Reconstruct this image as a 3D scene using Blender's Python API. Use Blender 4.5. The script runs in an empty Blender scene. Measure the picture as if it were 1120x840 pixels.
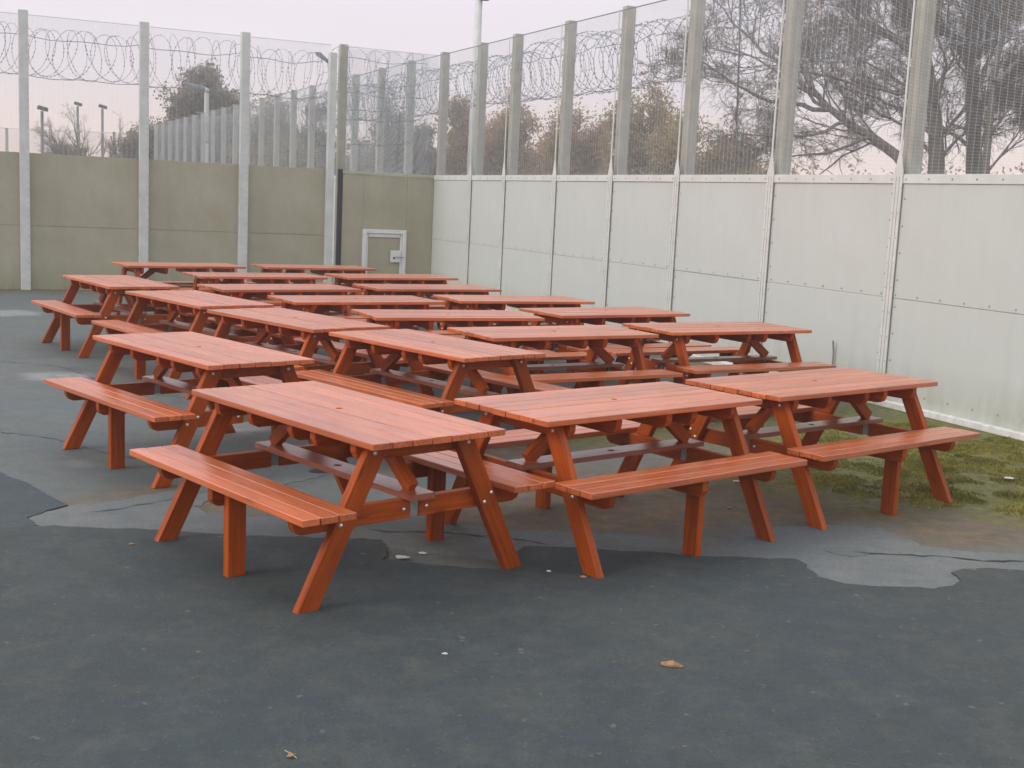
import bpy, math, random
import numpy as np
from mathutils import Vector, Matrix
random.seed(7); rng = np.random.default_rng(11)
scene = bpy.context.scene
col = scene.collection

# ------------------------------------------------------------------ camera
F, PITCH, ROLL, CAMH = 1344.0, .14602, .04715, 1.802
def cam_axes():
    f = Vector((0, math.cos(PITCH), -math.sin(PITCH)))
    d = Vector((0, -math.sin(PITCH), -math.cos(PITCH)))
    x = Vector((1, 0, 0)); c, s = math.cos(ROLL), math.sin(ROLL)
    return x*c - d*s, x*s + d*c, f
AX, AD, AF = cam_axes()
cam = bpy.data.objects.new('camera', bpy.data.cameras.new('camera')); col.objects.link(cam)
m = Matrix.Identity(4)
for i in range(3):
    m[i][0] = AX[i]; m[i][1] = -AD[i]; m[i][2] = -AF[i]
m[2][3] = CAMH
cam.matrix_world = m
cam.data.sensor_width = 36; cam.data.lens = F/1120*36
cam.data.clip_start = .05; cam.data.clip_end = 3000
scene.camera = cam

def ray(px, py):
    return (AX*((px-560)/F) + AD*((py-420)/F) + AF)
def G(px, py, z=0.0):            # point of the ground seen there in the photograph
    r = ray(px, py); t = (z-CAMH)/r.z
    return Vector((r.x*t, r.y*t, z))
def at(px, py, Y):               # point at depth Y
    r = ray(px, py); t = Y/r.y
    return Vector((r.x*t, Y, CAMH+r.z*t))

# ------------------------------------------------------------------ sky, sun, exposure
SUN_EL, SUN_AZ = math.radians(32), math.radians(-118)     # azimuth from +Y, clockwise seen from above
world = bpy.data.worlds.new("World"); scene.world = world; world.use_nodes = True
nt = world.node_tree; nt.nodes.clear()
def wn(t, **k):
    n = nt.nodes.new(t)
    for a, b in k.items(): setattr(n, a, b)
    return n
sky = wn('ShaderNodeTexSky', sky_type='NISHITA'); sky.sun_disc = False
sky.sun_elevation = SUN_EL; sky.sun_rotation = SUN_AZ; sky.dust_density = 3.0
tc = wn('ShaderNodeTexCoord'); sx = wn('ShaderNodeSeparateXYZ')
nt.links.new(tc.outputs['Generated'], sx.inputs[0])
ramp = wn('ShaderNodeValToRGB'); cr = ramp.color_ramp
cr.elements[0].position = 0.0; cr.elements[0].color = (.92, .72, .63, 1)
cr.elements[1].position = 1.0; cr.elements[1].color = (1.12, 1.16, 1.26, 1)
for p, c in ((.035, (.92, .76, .70, 1)), (.09, (.83, .75, .80, 1)), (.20, (.79, .73, .81, 1)), (.5, (1.0, 1.0, 1.08, 1))):
    e = cr.elements.new(p); e.color = c
nt.links.new(sx.outputs['Z'], ramp.inputs[0])
cl = wn('ShaderNodeTexNoise'); cl.inputs['Scale'].default_value = 2.2; cl.inputs['Detail'].default_value = 4
mp = wn('ShaderNodeMapping'); mp.inputs['Scale'].default_value = (1, 1, 4)
nt.links.new(tc.outputs['Generated'], mp.inputs[0]); nt.links.new(mp.outputs[0], cl.inputs['Vector'])
clr = wn('ShaderNodeMapRange'); clr.inputs['From Min'].default_value = .3; clr.inputs['From Max'].default_value = .7
clr.inputs['To Min'].default_value = .93; clr.inputs['To Max'].default_value = 1.05
nt.links.new(cl.outputs['Fac'], clr.inputs['Value'])
mul = wn('ShaderNodeVectorMath', operation='SCALE')
nt.links.new(ramp.outputs[0], mul.inputs[0]); nt.links.new(clr.outputs[0], mul.inputs['Scale'])
bg1 = wn('ShaderNodeBackground'); bg1.inputs['Strength'].default_value = 1.22
bg2 = wn('ShaderNodeBackground'); bg2.inputs['Strength'].default_value = 0.08
nt.links.new(mul.outputs[0], bg1.inputs[0]); nt.links.new(sky.outputs[0], bg2.inputs[0])
mixs = wn('ShaderNodeMixShader'); mixs.inputs[0].default_value = .12     # thin cloud sheet over the clear sky
wo = wn('ShaderNodeOutputWorld')
nt.links.new(bg1.outputs[0], mixs.inputs[1]); nt.links.new(bg2.outputs[0], mixs.inputs[2]); nt.links.new(mixs.outputs[0], wo.inputs[0])
sun = bpy.data.objects.new('sun', bpy.data.lights.new('sun', 'SUN')); col.objects.link(sun)
sun.data.energy = 1.3; sun.data.angle = math.radians(22); sun.data.color = (1, .93, .84)
sd = Vector((math.sin(SUN_AZ)*math.cos(SUN_EL), math.cos(SUN_AZ)*math.cos(SUN_EL), math.sin(SUN_EL)))
sun.rotation_euler = sd.to_track_quat('Z', 'Y').to_euler()
scene.view_settings.view_transform = 'Standard'; scene.view_settings.look = 'None'
scene.view_settings.exposure = 0.10; scene.view_settings.gamma = 1

# ------------------------------------------------------------------ materials
class Mat:
    def __init__(s, name, rough=.7, spec=.5):
        s.m = bpy.data.materials.new(name); s.m.use_nodes = True; s.t = s.m.node_tree
        s.b = s.t.nodes['Principled BSDF']; s.b.inputs['Roughness'].default_value = rough
        s.b.inputs['Specular IOR Level'].default_value = spec
        s.tc = s.t.nodes.new('ShaderNodeTexCoord')
    def n(s, t, **k):
        n = s.t.nodes.new(t)
        for a, b in k.items(): setattr(n, a, b)
        return n
    def l(s, a, b): s.t.links.new(a, b)
    def noise(s, scale, detail=4, rough=.6, coord='Object', stretch=None, off=None):
        n = s.n('ShaderNodeTexNoise'); n.inputs['Scale'].default_value = scale
        n.inputs['Detail'].default_value = detail; n.inputs['Roughness'].default_value = rough
        src = s.tc.outputs[coord] if isinstance(coord, str) else coord
        if stretch:
            mp = s.n('ShaderNodeMapping'); mp.inputs['Scale'].default_value = stretch
            s.l(src, mp.inputs[0]); src = mp.outputs[0]
        if off is not None:
            ad = s.n('ShaderNodeVectorMath', operation='ADD'); s.l(src, ad.inputs[0]); s.l(off, ad.inputs[1]); src = ad.outputs[0]
        s.l(src, n.inputs['Vector']); return n.outputs['Fac']
    def ramp(s, v, stops):
        r = s.n('ShaderNodeValToRGB'); e = r.color_ramp.elements
        e[0].position, e[0].color = stops[0][0], (*stops[0][1], 1)
        e[1].position, e[1].color = stops[-1][0], (*stops[-1][1], 1)
        for p, c in stops[1:-1]:
            k = e.new(p); k.color = (*c, 1)
        s.l(v, r.inputs[0]); return r.outputs[0]
    def rng(s, v, a, b, c=0., d=1.):
        r = s.n('ShaderNodeMapRange'); s.l(v, r.inputs['Value'])
        for k, x in zip(('From Min', 'From Max', 'To Min', 'To Max'), (a, b, c, d)): r.inputs[k].default_value = x
        return r.outputs[0]
    def mix(s, f, a, b, mode='MIX'):
        r = s.n('ShaderNodeMix', data_type='RGBA', blend_type=mode)
        for k, v in ((0, f), (6, a), (7, b)):
            if isinstance(v, (int, float)): r.inputs[k].default_value = v
            elif isinstance(v, tuple): r.inputs[k].default_value = (*v, 1)
            else: s.l(v, r.inputs[k])
        return r.outputs[2]
    def math(s, op, a, b=0.):
        r = s.n('ShaderNodeMath', operation=op)
        for k, v in ((0, a), (1, b)):
            if isinstance(v, (int, float)): r.inputs[k].default_value = v
            else: s.l(v, r.inputs[k])
        return r.outputs[0]
    def attr(s, name):
        a = s.n('ShaderNodeAttribute', attribute_name=name); return a.outputs['Fac']
    def sepz(s, coord='Object'):
        x = s.n('ShaderNodeSeparateXYZ'); s.l(s.tc.outputs[coord], x.inputs[0]); return x.outputs
    def col(s, c):
        if isinstance(c, tuple): s.b.inputs['Base Color'].default_value = (*c, 1)
        else: s.l(c, s.b.inputs['Base Color'])
        return s
    def rough(s, v): s.l(v, s.b.inputs['Roughness']); return s
    def bump(s, v, st=.3, dist=.002):
        b = s.n('ShaderNodeBump'); b.inputs['Strength'].default_value = st; b.inputs['Distance'].default_value = dist
        s.l(v, b.inputs['Height']); s.l(b.outputs[0], s.b.inputs['Normal']); return s
    def rnd(s):
        o = s.n('ShaderNodeObjectInfo'); return o.outputs['Random']

def wood(name, c0, c1, c2, rough=.42, coat=0):
    M = Mat(name, rough, .35 if coat else .22)
    M.b.inputs['Coat Weight'].default_value = coat; M.b.inputs['Coat Roughness'].default_value = .30; M.b.inputs['Coat IOR'].default_value = 1.75
    r = M.rnd(); cx = M.n('ShaderNodeCombineXYZ'); q = M.math('MULTIPLY', r, 37.); M.l(q, cx.inputs[0]); M.l(q, cx.inputs[1]); M.l(q, cx.inputs[2])
    g = M.noise(6, 5, .65, stretch=(.45, 9, 9), off=cx.outputs[0])
    k = M.noise(2.3, 3, .5, stretch=(.8, 1.5, 1.5), off=cx.outputs[0])
    base = M.ramp(g, [(.25, c0), (.5, c1), (.78, c2)])
    b2 = M.mix(M.rng(k, .35, .75, 0, .5), base, tuple(x*.62 for x in c1))
    vo = M.n('ShaderNodeTexVoronoi'); vo.inputs['Scale'].default_value = 1.0
    vm = M.n('ShaderNodeMapping'); vm.inputs['Scale'].default_value = (3.2, 13, 13); va = M.n('ShaderNodeVectorMath', operation='ADD')
    M.l(M.tc.outputs['Object'], vm.inputs[0]); M.l(vm.outputs[0], va.inputs[0]); M.l(cx.outputs[0], va.inputs[1]); M.l(va.outputs[0], vo.inputs['Vector'])
    b2 = M.mix(M.rng(vo.outputs['Distance'], .06, .17, .75, 0), b2, tuple(x*.42 for x in c1))
    b2 = M.mix(M.rng(M.noise(5, 6, .75, stretch=(.6, 2, 2), off=cx.outputs[0]), .56, .70, 0, .35 if coat else .15), b2, tuple(min(.9, x*1.25+.03) for x in c2))
    tint = M.rng(r, 0, 1, .76, 1.12); sc = M.n('ShaderNodeVectorMath', operation='SCALE')
    M.l(b2, sc.inputs[0]); M.l(tint, sc.inputs['Scale']); M.col(sc.outputs[0])
    f = M.noise(30, 4, .6, stretch=(1, 10, 10), off=cx.outputs[0])
    M.rough(M.rng(k, .3, .7, rough-.07, rough+.12)); M.bump(f, .35, .0015)
    return M.m
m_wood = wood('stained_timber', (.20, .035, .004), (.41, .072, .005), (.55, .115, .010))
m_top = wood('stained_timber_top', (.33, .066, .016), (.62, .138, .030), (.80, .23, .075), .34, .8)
m_tray = wood('grey_sheened_board', (.20, .05, .022), (.30, .08, .04), (.38, .12, .06), .30, .8)

def plain(name, c, rough=.5, metal=0., var=.12, scale=8):
    M = Mat(name, rough); M.b.inputs['Metallic'].default_value = metal
    M.col(M.ramp(M.noise(scale, 4), [(.3, tuple(x*(1-var) for x in c)), (.7, tuple(min(1, x*(1+var)) for x in c))]))
    return M.m
m_bolt = plain('galvanised_bolt', (.75, .75, .76), .3, .8, .05)
m_plate = plain('galvanised_plate', (.30, .32, .30), .45, .5, .15, 30)

def sheet(name, c, stain, amt, green, rough=.55):
    M = Mat(name, rough, .35)
    big = M.noise(.8, 6, .7, 'Object'); st = M.noise(2.2, 5, .7, 'Object', (2.2, 2.2, .6)); fine = M.noise(40, 3)
    a = M.mix(M.rng(big, .35, .7, 0, amt), c, stain)
    b = M.mix(M.rng(st, .5, .8, 0, amt*1.2), a, tuple(x*.86 for x in c))
    z = M.sepz('Object')[2]
    low = M.math('MULTIPLY', M.rng(z, .5, 0, 0, .8), M.rng(st, .35, .65, .25, 1))
    b = M.mix(low, b, green)
    # weeping streaks under the top edge
    top = M.math('MULTIPLY', M.rng(z, 1.5, 2.2, 0, .55), M.rng(M.noise(2.1, 5, .7, 'Object', (5, 5, .25)), .52, .8))
    b = M.mix(top, b, stain)
    M.col(b); M.rough(M.rng(fine, .3, .7, rough-.05, rough+.15)); M.bump(M.noise(1.6, 2), .25, .02)
    return M
m_panel = sheet('pale_grey_painted_steel', (.575, .60, .57), (.50, .515, .465), .5, (.33, .35, .26)).m
m_olive = sheet('algae_stained_steel', (.43, .42, .31), (.33, .29, .20), 1., (.24, .26, .15)).m
m_trim = plain('pale_steel_trim', (.64, .65, .61), .5, 0, .08, 3)
m_trim2 = plain('olive_steel_trim', (.45, .45, .35), .5, 0, .12, 3)
m_post = plain('galvanised_post', (.42, .41, .34), .5, .0, .14, 5)
m_postl = plain('light_galvanised_post', (.58, .60, .57), .5, .0, .10, 5)
m_mesh = plain('mesh_wire', (.74, .78, .80), .5, .0, .05, 2)
m_razor = plain('razor_wire', (.20, .24, .27), .4, .5, .1, 5)
m_white = plain('white_paint', (.72, .74, .72), .45, 0, .08, 12)
m_dark = plain('dark_metal', (.03, .033, .04), .5, 0, .2, 9)
m_lamp = plain('grey_lamp_metal', (.22, .23, .25), .45, .3, .1, 9)
m_kerb = plain('white_kerb_paint', (.68, .68, .66), .6, 0, .18, 14)
m_joint = plain('dark_sealant', (.36, .36, .335), .7, 0, .2, 12)

def tarmac(name, dark, mid, light, attrs=False, blue=0):
    M = Mat(name, .8, .3)
    a = M.noise(1.1, 6, .65); b = M.noise(7, 5, .7); f = M.noise(190, 2, .6); g = M.noise(60, 3, .7)
    c = M.ramp(a, [(.3, dark), (.5, mid), (.72, light)])
    c = M.mix(M.rng(b, .42, .72, 0, .55), c, tuple(x*.62 for x in mid)); c = M.mix(M.rng(M.noise(3.3, 6, .8), .5, .68, 0, .4), c, tuple(x*1.2 for x in light)); c = M.mix(M.rng(M.noise(34, 4, .8), .52, .7, 0, .5), c, tuple(x*.55 for x in mid))
    hue = M.noise(.55, 5, .7)
    c = M.mix(M.rng(hue, .5, .68, 0, .4), c, (mid[0]*1.25, mid[1]*1.08, mid[2]*.86)); c = M.mix(M.rng(hue, .48, .34, 0, .5), c, (mid[0]*.82, mid[1]*1.02, mid[2]*1.2))
    v2 = M.n('ShaderNodeTexVoronoi'); v2.inputs['Scale'].default_value = 48; M.l(M.tc.outputs['Object'], v2.inputs['Vector'])
    s2 = M.n('ShaderNodeSeparateColor'); M.l(v2.outputs['Color'], s2.inputs[0]); f2 = M.rng(v2.outputs['Distance'], .12, .34, 1, 0)
    c = M.mix(M.math('MULTIPLY', M.math('MULTIPLY', f2, M.math('GREATER_THAN', s2.outputs[0], .72)), .5), c, tuple(x*1.55 for x in light))
    c = M.mix(M.math('MULTIPLY', M.math('MULTIPLY', f2, M.math('LESS_THAN', s2.outputs[1], .3)), .55), c, tuple(x*.5 for x in dark))
    # aggregate flecks
    v = M.n('ShaderNodeTexVoronoi'); v.inputs['Scale'].default_value = 120; M.l(M.tc.outputs['Object'], v.inputs['Vector'])
    fl = M.rng(v.outputs['Distance'], .08, .22, 1, 0)
    sp = M.n('ShaderNodeSeparateColor'); M.l(v.outputs['Color'], sp.inputs[0])
    pick = M.math('GREATER_THAN', sp.outputs[0], .80)
    c = M.mix(M.math('MULTIPLY', M.math('MULTIPLY', fl, pick), .55), c, tuple(min(1, x*2.4) for x in light))
    c = M.mix(M.rng(f, .3, .75, 0, .5), c, tuple(x*.5 for x in dark))
    mo = M.math('MULTIPLY', M.rng(M.noise(4.1, 7, .8), .5, .7), .28)
    c = M.mix(mo, c, (.135, .125, .085))
    # pale dried spots
    sp2 = M.rng(M.noise(16, 3, .5), .69, .74, 0, .35); c = M.mix(sp2, c, (.22, .22, .19))
    if attrs:
        d = M.attr('dirt'); d2 = M.math('MULTIPLY', d, M.rng(M.noise(4.5, 6, .7), .3, .55, .55, 1))
        c = M.mix(d2, c, M.ramp(M.noise(9, 6, .7), [(.3, (.080, .064, .042)), (.5, (.14, .108, .07)), (.72, (.21, .15, .088))]))
        ms = M.attr('moss'); ms2 = M.math('MULTIPLY', ms, M.rng(M.noise(5, 6, .75), .36, .52, .0, 1))
        c = M.mix(ms2, c, M.ramp(M.noise(13, 5, .7), [(.3, (.06, .06, .022)), (.5, (.13, .135, .034)), (.7, (.23, .225, .05))]))
        pl = M.attr('pale'); c = M.mix(M.math('MULTIPLY', pl, M.rng(M.noise(8, 5, .7), .3, .6, .4, 1)), c, (.27, .27, .26))
    M.col(c)
    M.rough(M.rng(a, .3, .7, .62, .9))
    M.bump(M.mix(.5, f, g), .6, .006)
    return M.m
m_old = tarmac('old_weathered_tarmac', (.105, .122, .12), (.145, .163, .158), (.185, .198, .185), True)
m_new = tarmac('dark_tarmac', (.039, .051, .054), (.058, .073, .0745), (.084, .097, .095))
m_patch = tarmac('blue_grey_tarmac', (.044, .062, .070), (.062, .083, .092), (.082, .104, .113))
m_strip = tarmac('pale_worn_screed', (.125, .142, .142), (.168, .184, .182), (.21, .225, .215))

# ------------------------------------------------------------------ mesh helpers
def mesh_obj(name, V, Fc, mat, parent=None, link=True, smooth=False):
    me = bpy.data.meshes.new(name); me.from_pydata([tuple(v) for v in V], [], [tuple(f) for f in Fc]); me.update()
    if mat: me.materials.append(mat)
    if smooth: me.polygons.foreach_set('use_smooth', [True]*len(me.polygons))
    o = bpy.data.objects.new(name, me); col.objects.link(o)
    if parent: o.parent = parent
    return o
def np_obj(name, V, Fc, mat, parent=None, smooth=False):     # V (n,3) array, Fc (m,k) array
    me = bpy.data.meshes.new(name); V = np.asarray(V, np.float32); Fc = np.asarray(Fc, np.int32)
    me.vertices.add(len(V)); me.vertices.foreach_set('co', V.ravel())
    k = Fc.shape[1]; me.loops.add(Fc.size); me.loops.foreach_set('vertex_index', Fc.ravel())
    me.polygons.add(len(Fc)); me.polygons.foreach_set('loop_start', np.arange(len(Fc), dtype=np.int32)*k)
    me.update(calc_edges=True)
    if smooth: me.polygons.foreach_set('use_smooth', np.ones(len(Fc), bool))
    me.materials.append(mat); o = bpy.data.objects.new(name, me); col.objects.link(o)
    if parent: o.parent = parent
    return o
def inst(name, me, parent, loc=(0, 0, 0), rot=None, scale=None):
    o = bpy.data.objects.new(name, me); col.objects.link(o); o.parent = parent; o.location = loc
    if rot is not None: o.rotation_euler = rot
    if scale is not None: o.scale = scale
    return o
class MB:
    def __init__(s): s.V = []; s.F = []
    def add(s, V, Fc):
        b = len(s.V); s.V += [tuple(v) for v in V]; s.F += [tuple(i+b for i in f) for f in Fc]
    def box(s, x0, x1, y0, y1, z0, z1):
        s.add([(x0,y0,z0),(x1,y0,z0),(x1,y1,z0),(x0,y1,z0),(x0,y0,z1),(x1,y0,z1),(x1,y1,z1),(x0,y1,z1)],
              [(0,3,2,1),(4,5,6,7),(0,1,5,4),(1,2,6,5),(2,3,7,6),(3,0,4,7)])
        return s
    def prism(s, poly, t0, t1, axis='y'):     # poly in two dims, extruded on axis; ccw
        n = len(poly)
        def P(a, b, t): return (a, t, b) if axis == 'y' else ((t, a, b) if axis == 'x' else (a, b, t))
        s.add([P(a, b, t0) for a, b in poly] + [P(a, b, t1) for a, b in poly],
              [tuple(range(n)), tuple(range(2*n-1, n-1, -1))] + [(i, i+n, (i+1) % n+n, (i+1) % n) for i in range(n)])
        return s
    def tube(s, pts, r, n=6):
        pts = [Vector(p) for p in pts]; rs = r if isinstance(r, (list, tuple)) else [r]*len(pts)
        b = len(s.V)
        for i, p in enumerate(pts):
            d = (pts[min(i+1, len(pts)-1)]-pts[max(i-1, 0)]).normalized()
            u = d.orthogonal().normalized() if abs(d.z) > .9 else d.cross(Vector((0, 0, 1))).normalized(); w = d.cross(u)
            for k in range(n):
                a = 2*math.pi*k/n; s.V.append(tuple(p+(u*math.cos(a)+w*math.sin(a))*rs[i]))
        for i in range(len(pts)-1):
            for k in range(n):
                s.F.append((b+i*n+k, b+(i+1)*n+k, b+(i+1)*n+(k+1) % n, b+i*n+(k+1) % n))
        s.F.append(tuple(b+k for k in range(n))); s.F.append(tuple(b+(len(pts)-1)*n+k for k in reversed(range(n))))
        return s
    def mesh(s, name, mat, bevel=0, smooth=False):
        import bmesh
        me = bpy.data.meshes.new(name); me.from_pydata(s.V, [], s.F); me.update()
        bm = bmesh.new(); bm.from_mesh(me); bmesh.ops.recalc_face_normals(bm, faces=bm.faces)
        if bevel:
            ed = [e for e in bm.edges if len(e.link_faces) == 2 and e.calc_face_angle(0) > .5]
            bmesh.ops.bevel(bm, geom=ed, offset=bevel, segments=1, affect='EDGES', clamp_overlap=True)
        bm.to_mesh(me); bm.free(); me.materials.append(mat)
        if smooth: me.polygons.foreach_set('use_smooth', [True]*len(me.polygons))
        return me
    def obj(s, name, mat, parent=None, bevel=0, smooth=False):
        o = bpy.data.objects.new(name, s.mesh(name, mat, bevel, smooth)); col.objects.link(o)
        if parent: o.parent = parent
        return o
def empty(name, label, cat, loc=(0, 0, 0), rz=0, group=None):
    o = bpy.data.objects.new(name, None); col.objects.link(o); o.location = loc; o.rotation_euler = (0, 0, rz)
    o.empty_display_size = .2; o['label'] = label; o['category'] = cat
    if group: o['group'] = group
    return o
def tag(o, label, cat, group=None):
    o['label'] = label; o['category'] = cat
    if group: o['group'] = group
    return o

# ------------------------------------------------------------------ geometry of the yard
P0 = Vector((3.5216, 12.3133, 0)); D = Vector((.4199, -.9076, 0)); N = Vector((-.9076, -.4199, 0))   # right wall: D towards camera, N into the yard
CORNER = P0 + D*-12.31
E = N.copy(); N2 = Vector((.4199, -.9076, 0))                                                      # cross wall: E to the left, N2 into the yard

# ------------------------------------------------------------------ ground
def poly_mask(X, Y, poly):
    ins = np.zeros(X.shape, bool); dist = np.full(X.shape, 1e9)
    n = len(poly)
    for i in range(n):
        x0, y0 = poly[i]; x1, y1 = poly[(i+1) % n]
        c = ((y0 > Y) != (y1 > Y)) & (X < (x1-x0)*(Y-y0)/((y1-y0) or 1e-9)+x0); ins ^= c
        dx, dy = x1-x0, y1-y0; t = np.clip(((X-x0)*dx+(Y-y0)*dy)/(dx*dx+dy*dy+1e-12), 0, 1)
        dist = np.minimum(dist, np.hypot(X-x0-t*dx, Y-y0-t*dy))
    return np.where(ins, dist, -dist)
gp = lambda pts: [tuple(G(*p).xy) for p in pts]
dirt_p = [gp([(470,578),(560,578),(640,582),(740,588),(800,590),(850,575),(905,572),(960,574),(1000,592),(1060,601),(1160,606),(1200,585),(1130,560),(1000,556),(940,545),(880,520),(800,500),(700,500),(600,520),(540,520),(480,545)]),
          gp([(835,525),(880,520),(1000,560),(1120,575),(1260,600),(1260,500),(1120,480),(1050,462),(900,445),(820,455),(790,495)]),
          gp([(205,556),(240,546),(300,545),(330,560),(300,566),(230,563)]),
          gp([(60,556),(120,546),(170,541),(210,534),(200,528),(120,538),(50,552)]),
          gp([(440,520),(560,500),(700,490),(860,500),(860,460),(640,470),(500,480),(430,500)])]
moss_p = [gp([(800,530),(880,548),(930,560),(985,560),(1060,558),(1110,572),(1250,600),(1250,500),(1120,476),(1060,458),(960,440),(900,438),(830,452),(800,490)]),
          gp([(590,470),(700,440),(860,430),(850,460),(720,480),(620,490)])]
pale_p = [gp([(-40,340),(20,339),(44,342),(40,345),(-40,347)]), gp([(22,409),(60,407),(96,408),(104,412),(60,417),(30,415)]),
          gp([(82,505),(92,505),(96,510),(84,511)]), gp([(180,400),(250,395),(300,470),(240,480)])]
xs = np.arange(-9.5, 6.5, .07); ys = np.arange(2.2, 24.5, .07)
gx, gy = np.meshgrid(xs, ys); fx, fy = gx.ravel(), gy.ravel(); nx, ny = len(xs), len(ys)
wob = lambda s, a: a*(np.sin(fx*s+1.3)*np.cos(fy*s*1.2+.4)+.6*np.sin(fx*s*2.3+2)*np.cos(fy*s*2.1))
def soft(polys, w, s=3., a=.12):
    o = np.zeros(fx.shape)
    for p in polys: o = np.maximum(o, np.clip((poly_mask(fx, fy, p)+wob(s, a))/w+.5, 0, 1))
    return o
dirt = soft(dirt_p, .35); moss = soft(moss_p, .45); pale = soft(pale_p, .16, 6, .03)
# dirt and moss gathered along the foot of both walls
dw = -((fx-P0.x)*N.x+(fy-P0.y)*N.y)*-1.0; dc = ((fx-CORNER.x)*N2.x+(fy-CORNER.y)*N2.y)
edge = np.clip(1-np.abs(dw)/.5, 0, 1)+np.clip(1-np.abs(dc)/.9, 0, 1)
dirt = np.maximum(dirt, np.clip(edge*1.2, 0, .9)); moss = np.maximum(moss, np.clip(edge-.35, 0, .7))
zz = .006*np.sin(fx*.9+fy*.5)*0
V = np.stack([fx, fy, zz], 1)
i, j = np.meshgrid(np.arange(nx-1), np.arange(ny-1)); b = (j*nx+i).ravel()
Q = np.stack([b, b+1, b+nx+1, b+nx], 1)
# ring out to the horizon, joined to the grid's border
border = np.concatenate([np.arange(nx), np.arange(1, ny)*nx+nx-1, (ny-1)*nx+np.arange(nx-2, -1, -1), np.arange(ny-2, 0, -1)*nx])
V2 = V[border].copy(); c = V2.mean(0); r = V2-c; V2 = c+r/np.linalg.norm(r[:, :2], axis=1)[:, None]*900; V2[:, 2] = 0
k = len(border); base = len(V); kk = np.arange(k)
Q2 = np.stack([border[kk], base+kk, base+(kk+1) % k, border[(kk+1) % k]], 1)
ground = np_obj('ground', np.vstack([V, V2]), np.vstack([Q, Q2]), m_old); ground['kind'] = 'structure'
for nm, a_ in (('dirt', dirt), ('moss', moss), ('pale', pale)):
    at_ = ground.data.attributes.new(nm, 'FLOAT', 'POINT'); at_.data.foreach_set('value', np.concatenate([a_, np.zeros(k)]).astype(np.float32))

def ground_sheet(name, pts, z, mat, jag=.018, step=.05, th=.004):
    P = []
    n = len(pts)
    for i in range(n):
        a, b = G(*pts[i]) if len(pts[i]) == 2 else Vector(pts[i]), G(*pts[(i+1) % n]) if len(pts[(i+1) % n]) == 2 else Vector(pts[(i+1) % n])
        L = (b-a).length; c = max(1, min(160, int(L/step)))
        for q in range(c):
            p = a.lerp(b, q/c); P.append((p.x+random.gauss(0, jag), p.y+random.gauss(0, jag*1.2)))
    bm_v = [(x, y, z) for x, y in P]
    from mathutils.geometry import tessellate_polygon
    tris = tessellate_polygon([[Vector(v) for v in bm_v]])
    nP = len(P); Vv = bm_v+[(x, y, z-th-.003) for x, y in P]
    Fc = []
    for t in tris:
        a, b, c = (Vector(bm_v[q]) for q in t)
        Fc.append(t if (b-a).cross(c-a).z > 0 else (t[0], t[2], t[1]))
    Fc += [(q, q+nP, (q+1) % nP+nP, (q+1) % nP) for q in range(nP)]
    o = mesh_obj(name, Vv, Fc, mat); o['kind'] = 'structure'; return o
edge_line = [(30,578),(60,577),(85,579),(120,580),(160,581),(200,583),(240,586),(270,588),(300,589),(330,590),(360,590),(386,591),(418,592),(424,604),(419,614),(440,616),(460,618.6),(500,622),(540,625),(556,624),
  (563,608),(572,600),(600,600),(634,601),(680,605),(743,608),(780,611),(820,612),(854,613),(872,614),(882,620),(893,632),(920,640),(953,643),(993,644),(1020,646),(1027,645),(1043,643),(1050,636),(1040,628),(1053,624),(1087,624),(1120,626),(1170,630)]
strip_up = [(30,566),(75,554),(130,548),(190,537),(250,524),(310,508),(360,505),(372,512),(350,522),(300,532),(240,544),(212,554),(225,562),(300,567),(380,565),(450,568),(520,577),(571,580),(625,583),(680,586),(740,590),(800,589),(850,577),(905,574),(960,578),(985,588),(1010,598),(1060,604),(1120,607),(1170,611)]
ground_sheet('worn_screed_strip', strip_up+[(1170,650),(1050,652),(900,652),(860,625),(700,615),(560,620),(540,612),(440,602),(400,598),(300,594),(85,583),(34,574)], .004, m_strip, .012)
ground_sheet('tarmac_patch', [(-80,513),(0,518),(33,531),(55,545),(74,553),(45,562),(30,568),(42,579),(-80,585)], .0085, m_patch, .006)
ground_sheet('foreground_tarmac', [(-90,583)]+edge_line+[(8.0, 5.2, 0), (8.0, -6, 0), (-8.0, -6, 0), (-8, 5.5, 0)], .012, m_new, .007)
m_crack = plain('crack_shadow_dirt', (.035, .035, .03), .9, 0, .2, 30)
def crack(pts, w, z):
    P = []; V = []; Fc = []
    for i in range(len(pts)-1):
        a, b = G(*pts[i]), G(*pts[i+1]); c = max(2, int((b-a).length/.05))
        for q in range(c): p = a.lerp(b, q/c); P.append((p.x+random.gauss(0, .008), p.y+random.gauss(0, .012)))
    for k, p in enumerate(P):
        ww = w*random.uniform(.3, 1.3)*(1 if 0 < k < len(P)-1 else .1); V += [(p[0], p[1]-ww/2, z), (p[0], p[1]+ww/2, z)]
    for k in range(len(P)-1): Fc.append((2*k, 2*k+2, 2*k+3, 2*k+1))
    o = mesh_obj('crack', V, Fc, m_crack); o['kind'] = 'structure'
crack([(95,562),(140,556),(175,549),(215,541),(240,534)], .012, .0078)
crack([(930,604),(975,608),(1030,610),(1075,614),(1120,615),(1160,618)], .02, .0078)
crack([(400,581),(450,583),(500,584),(560,590),(610,597)], .016, .0078)
crack([(-20,470),(60,480),(130,500),(210,505)], .010, .0035)
crack([(0,395),(70,402),(150,430),(250,440)], .012, .0035)
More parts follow.
